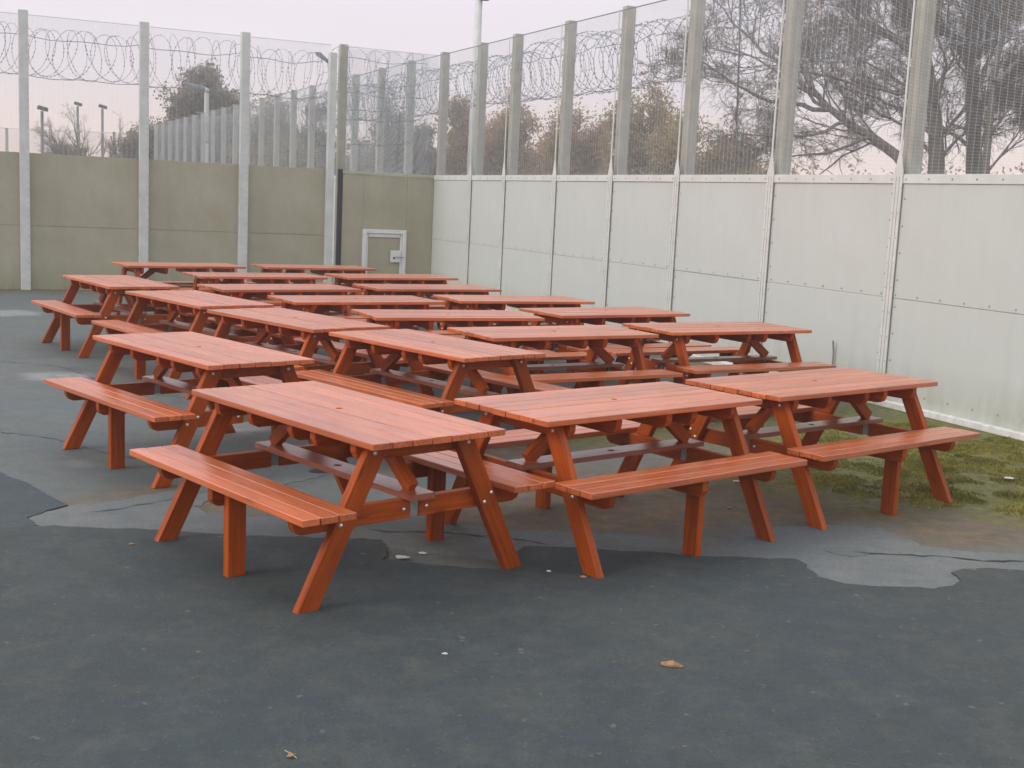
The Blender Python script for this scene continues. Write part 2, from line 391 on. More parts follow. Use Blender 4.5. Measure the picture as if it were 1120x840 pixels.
# small sunken drain hole in the screed and a brown stain disc beside it
dh = G(349, 516); o = MB(); o.prism([(dh.x+.07*math.cos(a)*random.uniform(.8, 1.15), dh.y+.07*math.sin(a)*random.uniform(.8, 1.15)) for a in [k*math.pi/7 for k in range(14)]], .0045, .0075, 'z')
tag(o.obj('drain_cover', m_dark), 'small dark round drain cover set in the pale screed under the near left table', 'drain cover')
dh = G(925, 604); o = MB(); o.prism([(dh.x+.11*math.cos(a)*random.uniform(.8, 1.2), dh.y+.09*math.sin(a)*random.uniform(.8, 1.2)) for a in [k*math.pi/8 for k in range(16)]], .0045, .0072, 'z')
x = o.obj('bare_tarmac_spot', m_old); x['kind'] = 'structure'

# ------------------------------------------------------------------ grass and moss
def inside(poly, x, y):
    c = False; n = len(poly)
    for i in range(n):
        x0, y0 = poly[i]; x1, y1 = poly[(i+1) % n]
        if (y0 > y) != (y1 > y) and x < (x1-x0)*(y-y0)/(y1-y0)+x0: c = not c
    return c
def grass_mat():
    M = Mat('mossy_grass', .8, .2)
    a = M.noise(3.5, 4); b = M.noise(25, 3)
    c = M.ramp(a, [(.3, (.11, .11, .026)), (.5, (.24, .23, .045)), (.72, (.40, .36, .09))])
    M.col(M.mix(M.rng(b, .4, .7, 0, .6), c, (.17, .135, .055)))
    return M.m
m_grass = grass_mat()
gpoly = gp([(880,530),(930,545),(985,555),(1060,548),(1112,560),(1250,585),(1250,505),(1120,484),(1060,472),(1000,462),(900,458),(870,470),(860,500)])
bx = [p[0] for p in gpoly]; by = [p[1] for p in gpoly]
clumps = [(random.uniform(min(bx), max(bx)), random.uniform(min(by), max(by)), random.uniform(.05, .20), random.uniform(.3, 1)) for _ in range(420)]
clumps = [c for c in clumps if inside(gpoly, c[0], c[1])]
cb = []
for cx, cy, r, q in clumps:
    dens = q*(1 if cx > 2.9 else .5)
    n = int(900*r*dens*4.2)
    if n: 
        rr = r*np.sqrt(rng.random(n)); th = rng.random(n)*6.283
        cb.append(np.stack([cx+rr*np.cos(th), cy+rr*np.sin(th), np.full(n, .008+.018*q*1.)*(1-.6*(rr/r)**2)], 1))
cb = np.vstack(cb); cb = cb[((cb[:, 0]-P0.x)*N.x+(cb[:, 1]-P0.y)*N.y) > .12]; n = len(cb); th = rng.random(n)*6.283; le = rng.normal(0, .4, (n, 2)); w = .003+.004*rng.random(n)
h = cb[:, 2]*rng.uniform(.6, 1.3, n)
A = np.stack([cb[:, 0]-w*np.cos(th), cb[:, 1]-w*np.sin(th), np.zeros(n)], 1); B = np.stack([cb[:, 0]+w*np.cos(th), cb[:, 1]+w*np.sin(th), np.zeros(n)], 1)
Cc = np.stack([cb[:, 0]+le[:, 0]*h, cb[:, 1]+le[:, 1]*h, h], 1)
g = np_obj('grass', np.stack([A, B, Cc], 1).reshape(-1, 3), np.arange(3*n).reshape(-1, 3), m_grass)
g['kind'] = 'stuff'; tag(g, 'patchy mossy grass growing on the dirt at the foot of the pale wall', 'grass')

# ------------------------------------------------------------------ picnic tables
L, W, H, TT = 1.65, .752, .755, .030
NT, GAP = 7, .0045
pw = (W-(NT-1)*GAP)/NT
def box_mesh(name, lx, ly, lz, mat, bev=.003): return MB().box(-lx/2, lx/2, -ly/2, ly/2, -lz/2, lz/2).mesh(name, mat, bev)
def holed(name, lx, ly, lz, r, mat):
    V = []; Fc = []; n = 16; s = ly/2
    for z in (lz/2, -lz/2):
        for k in range(n):
            a = 2*math.pi*k/n; V.append((r*math.cos(a), r*math.sin(a), z))
        for k in range(n):
            a = 2*math.pi*k/n; c, d = math.cos(a), math.sin(a); q = s/max(abs(c), abs(d)); V.append((c*q, d*q, z))
        V += [(-lx/2, -s, z), (lx/2, -s, z), (lx/2, s, z), (-lx/2, s, z)]
    O = 2*n+4
    for k in range(n):
        k2 = (k+1) % n
        Fc.append((k, n+k, n+k2, k2)); Fc.append((O+k, O+k2, O+n+k2, O+n+k)); Fc.append((k, k2, O+k2, O+k))
    # end rectangles (inner square side corners are at 45 degrees: indices n+2, n+6, n+10, n+14)
    r1, r2, l1, l2 = n+14, n+2, n+10, n+6
    for a in (0, O):
        Fc.append((a+r1, a+2*n+1, a+2*n+2, a+r2, a+n+1, a+n, a+n+15)); Fc.append((a+l2, a+2*n+3, a+2*n, a+l1, a+n+9, a+n+8, a+n+7))
    top_front = [2*n]+[n+10, n+11, n+12, n+13, n+14]+[2*n+1]; top_back = [2*n+2]+[n+2, n+3, n+4, n+5, n+6]+[2*n+3]
    for ch in (top_front, top_back):
        for q in range(len(ch)-1): Fc.append((ch[q], ch[q+1], O+ch[q+1], O+ch[q]))
    Fc.append((2*n+1, 2*n+2, O+2*n+2, O+2*n+1)); Fc.append((2*n+3, 2*n, O+2*n, O+2*n+3))
    m_ = MB(); m_.V = V; m_.F = Fc
    return m_.mesh(name, mat)
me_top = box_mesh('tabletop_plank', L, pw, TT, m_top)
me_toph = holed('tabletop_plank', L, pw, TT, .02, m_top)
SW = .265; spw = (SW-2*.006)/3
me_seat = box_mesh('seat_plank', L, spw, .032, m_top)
SEATZ, SX = .467, .72
CZ = SEATZ-.032           # top of the cross pieces
# leg along local X: length so the cut ends are level
FU, VT, VB = .665, .235, .602
ang = math.atan2(VB-VT, H-TT); LW = .096
def leg_mesh():
    hh = H-TT-.003; lx = hh/math.cos(ang); sh = LW/2*math.tan(ang)
    # in-plane polygon: x along leg (0 foot), y across; ends cut level with the ground
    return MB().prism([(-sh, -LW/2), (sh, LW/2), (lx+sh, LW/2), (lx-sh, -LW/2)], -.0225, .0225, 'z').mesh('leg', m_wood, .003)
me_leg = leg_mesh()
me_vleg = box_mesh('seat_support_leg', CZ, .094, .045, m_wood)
def chamf(name, l, d, t, c, both):     # beam along local X, depth on local Y(=down), chamfered lower corners
    p = [(-l/2, d/2), (-l/2, -d/2+c*(1 if both else 0))]
    if both: p += [(-l/2+c*.35, -d/2+c*.3), (-l/2+c, -d/2)]
    p += [(l/2-c, -d/2), (l/2-c*.35, -d/2+c*.3), (l/2, -d/2+c), (l/2, d/2)]
    return MB().prism(p, -t/2, t/2, 'z').mesh(name, m_wood, .003)
CPL = .655-.024
me_cross = chamf('crosspiece', CPL, .092, .044, .045, False)
me_bear = chamf('seat_bearer', .30, .088, .044, .035, True)
me_batt = chamf('batten', W-.07, .085, .044, .045, True)
me_tray = holed('shelf_board', 1.40, .135, .028, .022, m_tray)
brl = math.hypot(.28, .25)
me_brace = box_mesh('brace', brl, .072, .044, m_wood)
me_plate = box_mesh('joint_plate', .03, .0465, .072, m_plate, 0)
# one bolt head: low dome of 8 sides, axis on x
def dome(mb, x, y, z, r, s, axis='x'):
    n = 8; V = []
    for q, rr in ((0, r), (.55*r, r*.7)):
        for k in range(n):
            a = 2*math.pi*k/n
            V.append((x+s*q, y+rr*math.cos(a), z+rr*math.sin(a)) if axis == 'x' else (x+rr*math.cos(a), y+rr*math.sin(a), z+q))
    V.append((x+s*r*.7, y, z) if axis == 'x' else (x, y, z+.7*r))
    Fc = [(k, (k+1) % n, n+(k+1) % n, n+k) for k in range(n)]+[(n+k, n+(k+1) % n, 2*n) for k in range(n)]
    mb.add(V, Fc)
bb = MB()
for su in (-1, 1):
    ou = su*(FU+.0235)
    for sv in (-1, 1):
        vz = lambda z: sv*(VB+(VT-VB)*z/(H-TT))
        dome(bb, ou, vz(.405)+.028, .405+.012, .0105, su); dome(bb, ou, vz(.375)-.028, .375, .0105, su)
        dome(bb, ou, vz(.68)+sv*.01, .68, .0105, su)
        dome(bb, ou-su*.0455+su*.0005, sv*.065, CZ-.046, .010, su)
me_bolts = bb.mesh('bolt_heads', m_bolt, 0, True)

def build_table(label, x, y, deg):
    t = empty('picnic_table', label, 'picnic table', (x, y, 0), math.radians(deg), 'picnic tables stored in rows in the yard')
    def put(name, me, loc, R): 
        o = inst(name, me, t, loc); o.rotation_euler = R.to_euler(); return o
    I = Matrix.Identity(3)
    for k in range(NT):
        v = -W/2+pw/2+k*(pw+GAP); j = random.uniform(-.004, .004)
        o = put('tabletop_plank', me_toph if k == NT//2 else me_top, (0 if k == NT//2 else j, v, H-TT/2+random.uniform(-.0012, .0012)), I)
        if k % 2: o.rotation_euler = (0, 0, math.pi) if k != NT//2 else (0, 0, 0)
    for sv in (-1, 1):
        for k in range(3):
            v = sv*(SX-spw/2-k*(spw+.006))
            put('seat_plank', me_seat, (random.uniform(-.003, .003), v, SEATZ-.016+random.uniform(-.001, .001)), I)
        for su in (-1, 1):
            # leg: local x -> up-inward in the frame plane, local z -> u
            xd = Vector((0, -sv*math.sin(ang), math.cos(ang))); zd = Vector((1, 0, 0)) if True else None; yd = zd.cross(xd)
            R = Matrix((xd, yd, zd)).transposed()
            me = me_leg if sv*1 > 0 else me_leg2
            put('leg', me, (su*FU, sv*VB, .002), R)
            # crosspiece half: runs from the centre joint out under the seat
            xd = Vector((0, sv, 0)); yd = Vector((0, 0, 1)); zd = xd.cross(yd)
            put('crosspiece', me_cross, (su*(FU-.0465), sv*(.024+CPL/2), CZ-.046), Matrix((xd, yd, zd)).transposed())
        xd = Vector((0, 1, 0)); yd = Vector((0, 0, 1)); zd = xd.cross(yd)
        put('seat_bearer', me_bear, (0, sv*(SX-.165), CZ-.044), Matrix((xd, yd, zd)).transposed())
        xd = Vector((0, 0, 1)); yd = Vector((0, 1, 0)); zd = xd.cross(yd)
        put('seat_support_leg', me_vleg, (.0465, sv*.598, CZ/2), Matrix((xd, yd, zd)).transposed())
    xd = Vector((0, 1, 0)); yd = Vector((0, 0, 1)); zd = xd.cross(yd)
    for u in (-(FU-.0465), -.29, 0.09, .29, FU-.0465):
        put('batten', me_batt, (u, 0, H-TT-.0015-.0425), Matrix((xd, yd, zd)).transposed())
    put('shelf_board', me_tray, (0, 0, CZ+.016), I)
    for su in (-1, 1):
        a = Vector((su*.60, 0, CZ+.05)); b_ = Vector((su*.335, 0, H-TT-.035)); xd = (b_-a).normalized(); zd = Vector((0, 1, 0)); yd = zd.cross(xd)
        put('brace', me_brace, (a+b_)/2, Matrix((xd, yd, zd)).transposed())
        put('joint_plate', me_plate, (su*(FU-.0465), 0, CZ-.05), I)
    o = inst('bolt_heads', me_bolts, t); o['kind'] = 'stuff'
    return t
# mirrored leg for the other side so its ends are level too
me_leg2 = (lambda hh: MB().prism([(sgn[0], sgn[1]) for sgn in [(LW/2*math.tan(ang), -LW/2), (-LW/2*math.tan(ang), LW/2), (hh/math.cos(ang)-LW/2*math.tan(ang), LW/2), (hh/math.cos(ang)+LW/2*math.tan(ang), -LW/2)]], -.0225, .0225, 'z').mesh('leg', m_wood, .003))(H-TT-.003)
TABLES = [
 (-0.851,6.020,-48.0,'picnic table nearest the camera at the front left, its whole left bench in the open'),
 (0.569,6.730,40.1,'middle front picnic table, between the nearest table and the one by the grass'),
 (1.965,7.909,39.4,'front row picnic table at the right, its far legs in the mossy grass'),
 (-2.104,8.156,-47.5,'picnic table directly behind the nearest one, its left bench beside a pale ground mark'),
 (-0.601,9.070,-47.9,'slanting picnic table in the second row, showing its striped bench behind the nearest tabletop'),
 (0.336,10.304,32.5,'second row picnic table just behind the middle front table'),
 (1.892,11.408,31.0,'rightmost second row picnic table close to the pale wall, behind the table by the grass'),
 (-4.390,13.566,-53.6,'outermost picnic table at the far left, open tarmac all along its left bench'),
 (-3.085,11.884,-49.2,'slanting picnic table next in front of the far left one'),
 (-1.866,10.406,-46.4,'slanting picnic table with its top between the second left table and the level middle rows'),
 (-0.627,11.445,24.8,'picnic table right behind the slanting table that shows the striped bench'),
 (0.927,12.581,34.6,'picnic table by the pale wall, one row behind the rightmost second row table'),
 (-1.640,12.640,32.2,'picnic table in the centre of the field, surrounded by tables on all sides'),
 (-0.022,13.700,27.1,'picnic table beside the pale wall, third from the hatch along the wall side'),
 (-2.647,13.775,36.0,'picnic table two rows in front of the far left back row table'),
 (-1.078,14.893,31.2,'picnic table beside the pale wall, second from the hatch along the wall side'),
 (-3.310,15.574,32.4,'picnic table just in front of the two tables of the back row, on their left'),
 (-1.691,16.639,34.6,'picnic table in front of the white framed hatch, nearest to the inner corner'),
 (-4.666,16.975,35.0,'back row picnic table on the left, nearest to the olive wall'),
 (-2.969,17.979,30.3,'farthest picnic table, in the back row in front of the tall gate posts'),
]
for x, y, a, lab in TABLES: build_table(lab, x, y, a)

# ------------------------------------------------------------------ fences
PH, SH, JZ = 4.47, 2.25, 1.06
BAY = 1.85
def wire_bay():       # fine anti-climb mesh between z=SH and z=PH, width BAY, in local x,z
    V = []; Fc = []
    r = .0014
    def wire(a, b, ax, r=r):
        base = len(V)
        for p in (a, b):
            for k in range(3):
                q = 2*math.pi*k/3+.5
                V.append((p[0], r*math.cos(q), p[1]+r*math.sin(q)) if ax == 'x' else (p[0]+r*math.cos(q), .0036+r*math.sin(q), p[1]))
        for k in range(3): Fc.append((base+k, base+(k+1) % 3, base+3+(k+1) % 3, base+3+k))
    z = SH+.01
    while z < PH-.02: wire((-BAY/2, z), (BAY/2, z), 'x'); z += .0127
    x = -BAY/2+.03
    while x < BAY/2: wire((x, SH), (x, PH-.02), 'z', .0009); x += .0762
    # every panel of mesh has a heavier top wire
    me = bpy.data.meshes.new('mesh_panel'); me.from_pydata(V, [], Fc); me.update(); me.materials.append(m_mesh); return me
me_wire = wire_bay()
def coil_mesh(seed, R=.42, zc=PH-.50, turns=13, off=0.0):
    rr = random.Random(seed); mb = MB(); pts = []; n = 18*turns
    ox = -BAY/2
    # concertina: rings leaning alternately, clipped together
    for i in range(n+1):
        t = i/18; a = 2*math.pi*t; k = i/n
        wob_ = .05*math.sin(a*.5)+.02*math.sin(t*3+seed)
        pts.append((ox+BAY*k+wob_+.25*math.cos(a+.3*math.sin(t*.8+seed)), off+R*math.cos(a)*.92, zc+(R+.02*math.sin(t*1.7+seed))*math.sin(a)))
    rad = .0036
    base_pts = np.array(pts)
    for mir in (0, 1):
        P = base_pts.copy()
        if mir: P[:, 0] = -P[:, 0]+.06
        V = []; Fc = []
        d = np.gradient(P, axis=0); d /= np.linalg.norm(d, axis=1)[:, None]
        u = np.cross(d, [1, 0, 0]); u /= np.maximum(np.linalg.norm(u, axis=1)[:, None], 1e-6); w_ = np.cross(d, u)
        for k in range(3): V.append(P+(u*math.cos(k*2.094)+w_*math.sin(k*2.094))*rad)
        V = np.stack(V, 1).reshape(-1, 3)
        for i in range(len(P)-1):
            for k in range(3): Fc.append((i*3+k, i*3+(k+1) % 3, (i+1)*3+(k+1) % 3, (i+1)*3+k))
        mb.add(V, Fc)
        for i in range(0, len(P)-1):
            for f in (0, .5):
                p = P[i]*(1-f)+P[i+1]*f; a_ = d[i]*.016; b_ = (u[i]*math.cos(i)+w_[i]*math.sin(i))*.014
                mb.add([p-a_, p+b_, p+a_, p-b_], [(0, 1, 2, 3)])
    # straining wires, sagging between posts
    for zz_, sg in ((PH-.28, .05), (PH-.93, .03)):
        q = [(ox+BAY*s/8, off-.03 if off > 0 else off+.03, zz_+.02*math.sin(s*1.3+seed)-sg*math.sin(math.pi*s/8)) for s in range(9)]
        mb.tube(q, .006, 4)
    return mb.mesh('razor_coil', m_razor)
coils = [coil_mesh(s, R=.40+.03*(s % 3), zc=PH-.52-.03*(s % 2), turns=5+s%2, off=.42) for s in range(4)]
ANG_D = math.atan2(-D.y, -D.x)      # local x runs away from the camera along -D
def fence_frame(name, label, origin, xdir):
    t = empty(name, label, 'fence', origin, math.atan2(xdir.y, xdir.x)); return t

# right wall: local x = -D (away), local y: +y is left of travel.  travel -D=(-.42,.91): left = (-.91,-.42) = N (yard).  So yard side is +y
fR = fence_frame('security_fence', 'tall fence along the right with pale sheet steel below fine mesh and razor wire above', P0, -D)
seams = [-4.3, -2.3, -.30, 1.75, 3.71, 5.43, 7.17, 9.05, 10.5, 12.31]
while seams[-1] < 46: seams.append(seams[-1]+1.85)
RANDP = random.Random(3)
def panel_mesh(name, mat, lx, z0, z1, th=.02): return MB().box(-lx/2, lx/2, -th, 0, z0, z1)
def add_bolts(mb, pts, r=.011):
    for x, z, y in pts:
        n = 6; V = [(x+r*math.cos(k*1.047), y, z+r*math.sin(k*1.047)) for k in range(n)]+[(x, y+r*.8, z)]
        mb.add(V, [(k, (k+1) % n, n) for k in range(n)])
for i, (a, b) in enumerate(zip(seams[:-1], seams[1:])):
    far = a >= 12.3
    w_ = b-a-.012; cx = (a+b)/2
    mt = m_panel
    for z0, z1 in ((.05, JZ-.004), (JZ+.004, SH-.09)):
        o = MB().box(-w_/2, w_/2, -.02, 0, z0, z1).obj('steel_panel', mt, fR, .002); o.location = (cx, RANDP.uniform(-.003, .003), 0)
    MB().box(a+.006, b-.006, -.03, .014, SH-.088, SH).obj('top_rail', m_trim, fR, .004)
    if not far:
        MB().box(a+.004, b-.004, 0.0, .075, 0.0, .062).obj('kerb_strip', m_kerb, fR, .006)
        MB().box(a+.01, b-.01, -.012, -.004, JZ-.02, JZ+.02).obj('joint_strip', m_joint, fR)
        bm_ = MB(); pts = []
        for s in range(int(w_/.3)+1): pts.append((a+.12+s*.3, JZ+.035, .002)); pts.append((a+.2+s*.3, .16, .002)); pts.append((a+.1+s*.3, SH-.045, .015))
        for s in range(8): pts.append((a+.09, .25+s*.26, .002)); pts.append((b-.09, .2+s*.26, .002))
        add_bolts(bm_, [(p, q, r) for p, q, r in pts if p < b-.02], .012); o = bm_.obj('panel_bolts', m_joint, fR); o['kind'] = 'stuff'
    o = inst('mesh_panel', me_wire, fR, (cx, -.012, 0), (0, 0, 0), ((b-a)/BAY, 1, 1))
    o = inst('razor_coil', coils[i % 4], fR, (cx, -.95 if True else 0, 0), (0, 0, 0), ((b-a)/BAY, 1, 1))
    MB().tube([(a, -.02, PH-.015), (b, -.02, PH-.015)], .009, 5).obj('top_wire', m_razor, fR)
for i, s in enumerate(seams):
    # square post behind the sheets, pale seam cover in front; its thin upper strip paints in the post's lit edge
    pwid = .065 if s < 26 else (.045 if s < 33 else .02)
    MB().box(s-pwid, s+pwid, -.20, -.055, 0, PH+.05).obj('post', m_post, fR, .006)
    if s < 12.3:
        c = MB(); c.prism([(s-.06, .05), (s+.06, .05), (s+.06, SH+.02), (s+.012, SH+.22), (s+.009, PH), (s-.009, PH), (s-.012, SH+.22), (s-.06, SH+.02)], .0165, .028, 'y')
        c.obj('seam_cover_lit_edge', m_trim, fR, .002)
        gr = MB()
        for q in (-.022, .022): gr.box(s+q-.0035, s+q+.0035, .0275, .030, .06, SH-.02)
        gr.obj('seam_groove', m_joint, fR)
        bz = MB(); add_bolts(bz, [(s+q, .2+k*.24, .028) for k in range(9) for q in (-.042, .042)], .008); o = bz.obj('seam_bolts', m_joint, fR); o['kind'] = 'stuff'
MB().tube([(.42, .03, .08), (.42, .03, .42), (.42, .05, .55)], .010, 6).obj('drain_rod', m_plate, fR)

# cross wall: local x = E (to the left), left of E=(-.91,-.42) is (.42,-.91)=N2 : yard side is +y
fC = fence_frame('cross_fence', 'olive stained sheet steel fence across the back with pale posts and mesh above', CORNER, E)
tposts = [3.61, 5.31, 7.20, 9.1, 11.0, 12.9, 14.8, 16.7]
ts = [2.05]+tposts
for i, (a, b) in enumerate(zip(ts[:-1], ts[1:])):
    w_ = b-a-.012; cx = (a+b)/2
    MB().box(a, b, -.03, -.022, JZ-.03, JZ+.03).obj('joint_strip', m_olive, fC)
    for z0, z1 in ((0.0, JZ-.003), (JZ+.003, SH)):
        o = MB().box(-w_/2, w_/2, -.02, 0, z0, z1).obj('steel_panel', m_olive, fC, .002); o.location = (cx, RANDP.uniform(-.004, .002), 0)
    o = inst('mesh_panel', me_wire, fC, (cx, -.012, 0), None, ((b-a)/BAY, 1, 1))
    o = inst('razor_coil', coils[(i+1) % 4], fC, (cx, -.95, -.0), None, ((b-a)/BAY, 1, 1))
    MB().tube([(a, -.02, PH-.015), (b, -.02, PH-.015)], .007, 5).obj('top_wire', m_mesh, fC)
for s in tposts:
    MB().box(s-.075, s+.075, .004, .13, 0, PH+.04).obj('post', m_postl, fC, .006)
    bz = MB(); add_bolts(bz, [(s-.05, .12+k*.11, .13) for k in range(36)], .008); o = bz.obj('post_bolts', m_plate, fC); o['kind'] = 'stuff'
# gate section between the tall posts and the corner
gate = empty('gate_section', 'olive steel gate panel with a small white framed hatch between tall posts and the corner', 'gate', CORNER, math.atan2(E.y, E.x))
for z0, z1, x0, x1 in ((0, SH-.06, 1.38, 1.78), (0, SH-.06, .006, .53), (1.20, SH-.06, .536, 1.374)):
    MB().box(x0, x1, -.02, 0, z0, z1).obj('steel_panel', m_olive, gate, .002)
MB().box(.0, 1.79, -.03, .012, SH-.057, SH).obj('top_rail', m_trim2, gate, .004)
o = MB(); o.box(1.79, 1.87, -.03, .02, 0, SH+.02); o.obj('gate_gap_strip', m_dark, gate, .004)  # black strip paints in the dark gap beside the gate post
for x0, z in ((1.98, PH-.16), (1.79+.0, PH+.02)):
    MB().box(x0-(.0 if x0 > 1.9 else .06), x0+(.13 if x0 > 1.9 else .085), -.16 if x0 < 1.9 else .005, -.04 if x0 < 1.9 else .13, 0, z).obj('gate_post', m_postl if x0 > 1.9 else m_post, gate, .006)
o = inst('mesh_panel', me_wire, gate, (.9, -.012, 0), None, (1.8/BAY, 1, 1))
o = inst('mesh_panel', me_wire, gate, (.9, -.05, -.006), (0, .035, 0), (1.78/BAY, 1, 1))
for q in range(3):
    o = inst('razor_coil', coils[q], gate, (.9, -.95-.05*q, -.45*q+.15), (0, .04*q, 0), (1.8/BAY, 1, 1))
MB().tube([(0, -.02, PH-.015), (1.8, -.02, PH-.015)], .007, 5).obj('top_wire', m_mesh, gate)
hatch = MB().box(.60, 1.31, -.015, -.003, .02, 1.13).obj('hatch_door', m_olive, gate, .003)
for nm, bx_ in (('hatch_frame', (1.31, 1.38, .004, .045, 0, 1.20)), ('hatch_frame', (.53, .60, .004, .045, 0, 1.20)), ('hatch_frame', (.60, 1.31, .004, .045, 1.13, 1.20)),
                ('hatch_stop', (1.27, 1.305, -.003, .02, 0, 1.125)), ('hatch_stop', (.605, .64, -.003, .02, 0, 1.125)), ('hatch_stop', (.645, 1.265, -.003, .02, 1.06, 1.125))):
    MB().box(*bx_).obj(nm, m_white, gate, .004)
lk = MB().box(.64, .83, .022, .045, .60, .82).obj('lock_plate', m_white, gate, .004)
kh = MB().tube([(.765, .046, .68), (.765, .055, .68)], .02, 8); kh.obj('keyhole', m_dark, lk)
MB().tube([(.76, .06, .70), (.62, .065, .70), (.56, .05, .695)], .007, 6).obj('handle', m_plate, lk)

# distant mesh fence across the left background
fD = fence_frame('distant_fence', 'low distant mesh fence beyond the olive wall at the far left', Vector((-46, 66, 0)), Vector((1, -.04, 0)))
for k in range(22):
    x0 = k*1.9
    o = inst('mesh_panel', me_wire, fD, (x0+.95, 0, -.0), None, (1.9/BAY, 1, 1))
    MB().box(x0-.06, x0+.06, .02, .12, 0, PH).obj('post', m_post, fD)
    MB().tube([(x0, 0, PH-.02), (x0+1.9, 0, PH-.02)], .02, 4).obj('top_wire', m_mesh, fD)

# ------------------------------------------------------------------ lamps and poles
def flood(px, top, Y, label, two=False):
    p = at(px, top, Y); base = Vector((p.x, p.y, 0)); t = empty('floodlight_pole', label, 'floodlight', base, 0, 'floodlight poles beyond the far fence')
    MB().tube([(0, 0, 0), (0, 0, p.z-.1)], [.10, .07], 8).obj('pole', m_lamp, t)
    h_ = MB(); h_.prism([(-.20, -.02), (.22, -.12), (.24, .06), (-.14, .16)], -.16, .16, 'y'); o = h_.obj('lamp_head', m_dark, t, .02); o.location = (0, 0, p.z)
    MB().box(-.05, .05, -.06, .06, p.z-.5, p.z-.18).obj('bracket', m_dark, t)
flood(46, 119, 58, 'leftmost small floodlight pole seen through the mesh beyond the olive wall')
flood(85, 114, 76, 'middle one of three small floodlight poles beyond the olive wall, among bare branches')
flood(112, 117, 72, 'small floodlight pole beyond the olive wall, just right of the bare tree')
p = at(226, 97, 50); t = empty('street_lamp', 'slim street lamp in front of the round tree beyond the olive wall', 'street lamp', (p.x, p.y, 0))
MB().tube([(0, 0, 0), (0, 0, p.z), (-.25, 0, p.z+.08)], [.13, .09, .05], 8).obj('pole', m_postl, t)
h_ = MB(); h_.prism([(-.85, .16), (-.75, .02), (-.1, -.12), (-.05, .02)], -.12, .12, 'y'); o = h_.obj('lamp_head', m_lamp, t, .02); o.location = (0, 0, p.z+.06)
MB().tube([(-.45, 0, p.z-.95), (.1, 0, p.z-.97)], .03, 5).obj('arm', m_lamp, t)
p = at(362, 68, 23.6); t = empty('gate_lamp', 'dark street lamp on a thin pole behind the tall gate posts', 'street lamp', (p.x, p.y, 0))
MB().tube([(0, 0, 0), (0, 0, p.z-.05), (-.05, 0, p.z), (-.12, 0, p.z+.05)], [.04, .035, .03, .025], 8).obj('pole', m_lamp, t)
h_ = MB(); h_.prism([(-.28, .17), (-.25, .10), (-.06, -.01), (-.02, .04), (-.18, .17)], -.05, .05, 'y'); o = h_.obj('lamp_head', m_lamp, t, .01); o.location = (-.02, 0, p.z)
p = at(524, -4, 27); t = empty('lamp_column', 'tall pale lamp column rising above the right fence out of the top of the view', 'street lamp', (p.x, p.y, 0))
MB().tube([(0, 0, 0), (0, 0, p.z*.6), (0, 0, p.z+.1)], [.13, .10, .075], 10).obj('pole', m_postl, t, 0, True)
h_ = MB(); h_.prism([(.02, -.02), (.20, -.02), (.26, .10), (.16, .22), (.0, .16)], -.12, .12, 'y'); o = h_.obj('lamp_head', m_lamp, t, .01); o.location = (0, 0, p.z-.05)
a_, b_ = at(800, 330, 27), at(812, -60, 27)
tag(MB().tube([(a_.x, 27, 0), tuple(a_), tuple(b_)], [.03, .025, .018], 6).obj('thin_mast', m_dark), 'thin dark mast standing behind the right fence between the bushy and the big bare tree', 'mast')

# ------------------------------------------------------------------ litter and leaves
def bit(px, py, r, mat, name, label, cat, z=.0135, h=.004, n=6, st=1.6):
    g_ = G(px, py); P_ = []
    a0 = random.random()*3
    for k in range(n):
        a = a0+2*math.pi*k/n; q = r*random.uniform(.55, 1.25); P_.append((g_.x+q*math.cos(a)*st, g_.y+q*math.sin(a)))
    V = [(x, y, z+random.uniform(0, h)) for x, y in P_]+[(g_.x, g_.y, z+h*1.6)]+[(x, y, z-.001) for x, y in P_]
    Fc = [(k, (k+1) % n, n) for k in range(n)]+[(k, n+1+k, n+1+(k+1) % n, (k+1) % n) for k in range(n)]
    return tag(mesh_obj(name, V, Fc, mat), label, cat)
m_litter = plain('white_litter', (.6, .6, .58), .6, 0, .1, 30)
m_leaf = plain('dead_leaf', (.30, .17, .07), .7, 0, .3, 40)
bit(1103, 527, .035, m_litter, 'paper_scrap', 'white scrap lying in the grass at the right edge', 'litter', .03)
bit(440, 612, .030, m_litter, 'paper_scrap', 'larger pale fleck under the nearest table between its bench legs', 'litter')
bit(462, 606.5, .016, m_litter, 'paper_scrap', 'small pale fleck just left of the right support leg of the nearest table', 'litter', .009)
bit(600, 628, .010, m_litter, 'paper_scrap', 'tiny white fleck on the dark tarmac between the two front tables', 'litter', .015)
bit(638, 634, .014, plain('pink_litter', (.5, .25, .24), .6), 'paper_scrap', 'pinkish fleck just left of the foot of the middle front table', 'litter', .015)
bit(487, 719, .008, m_litter, 'paper_scrap', 'tiny white fleck alone on the foreground tarmac', 'litter', .015)
bit(806, 527, .022, m_litter, 'paper_scrap', 'pale scrap under the middle front table', 'litter', .006)
bit(731, 528, .018, m_leaf, 'dead_leaf', 'brown leaf on the dirt beside the pale scrap under the middle table', 'leaf', .006)
bit(797, 556, .016, m_leaf, 'dead_leaf', 'brown leaf on the dirt near the screed under the middle front table', 'leaf', .006)
bit(735, 732, .024, m_leaf, 'dead_leaf', 'tan dead leaf lying alone on the right part of the foreground tarmac', 'leaf', .015, .014, 9)
bit(144, 598, .010, m_leaf, 'dead_leaf', 'tiny brown leaf left of the nearest table leg', 'leaf', .015)
g_ = G(318, 832); tw = empty('leaf_twig', 'yellowish twig with a shrivelled leaf at the bottom edge of the view', 'twig', (g_.x, g_.y, .016))
MB().tube([(-.025, .03, .004), (0, 0, .008), (.022, -.02, .004)], .0016, 5).obj('stem', plain('straw_stem', (.42, .36, .2), .7), tw)
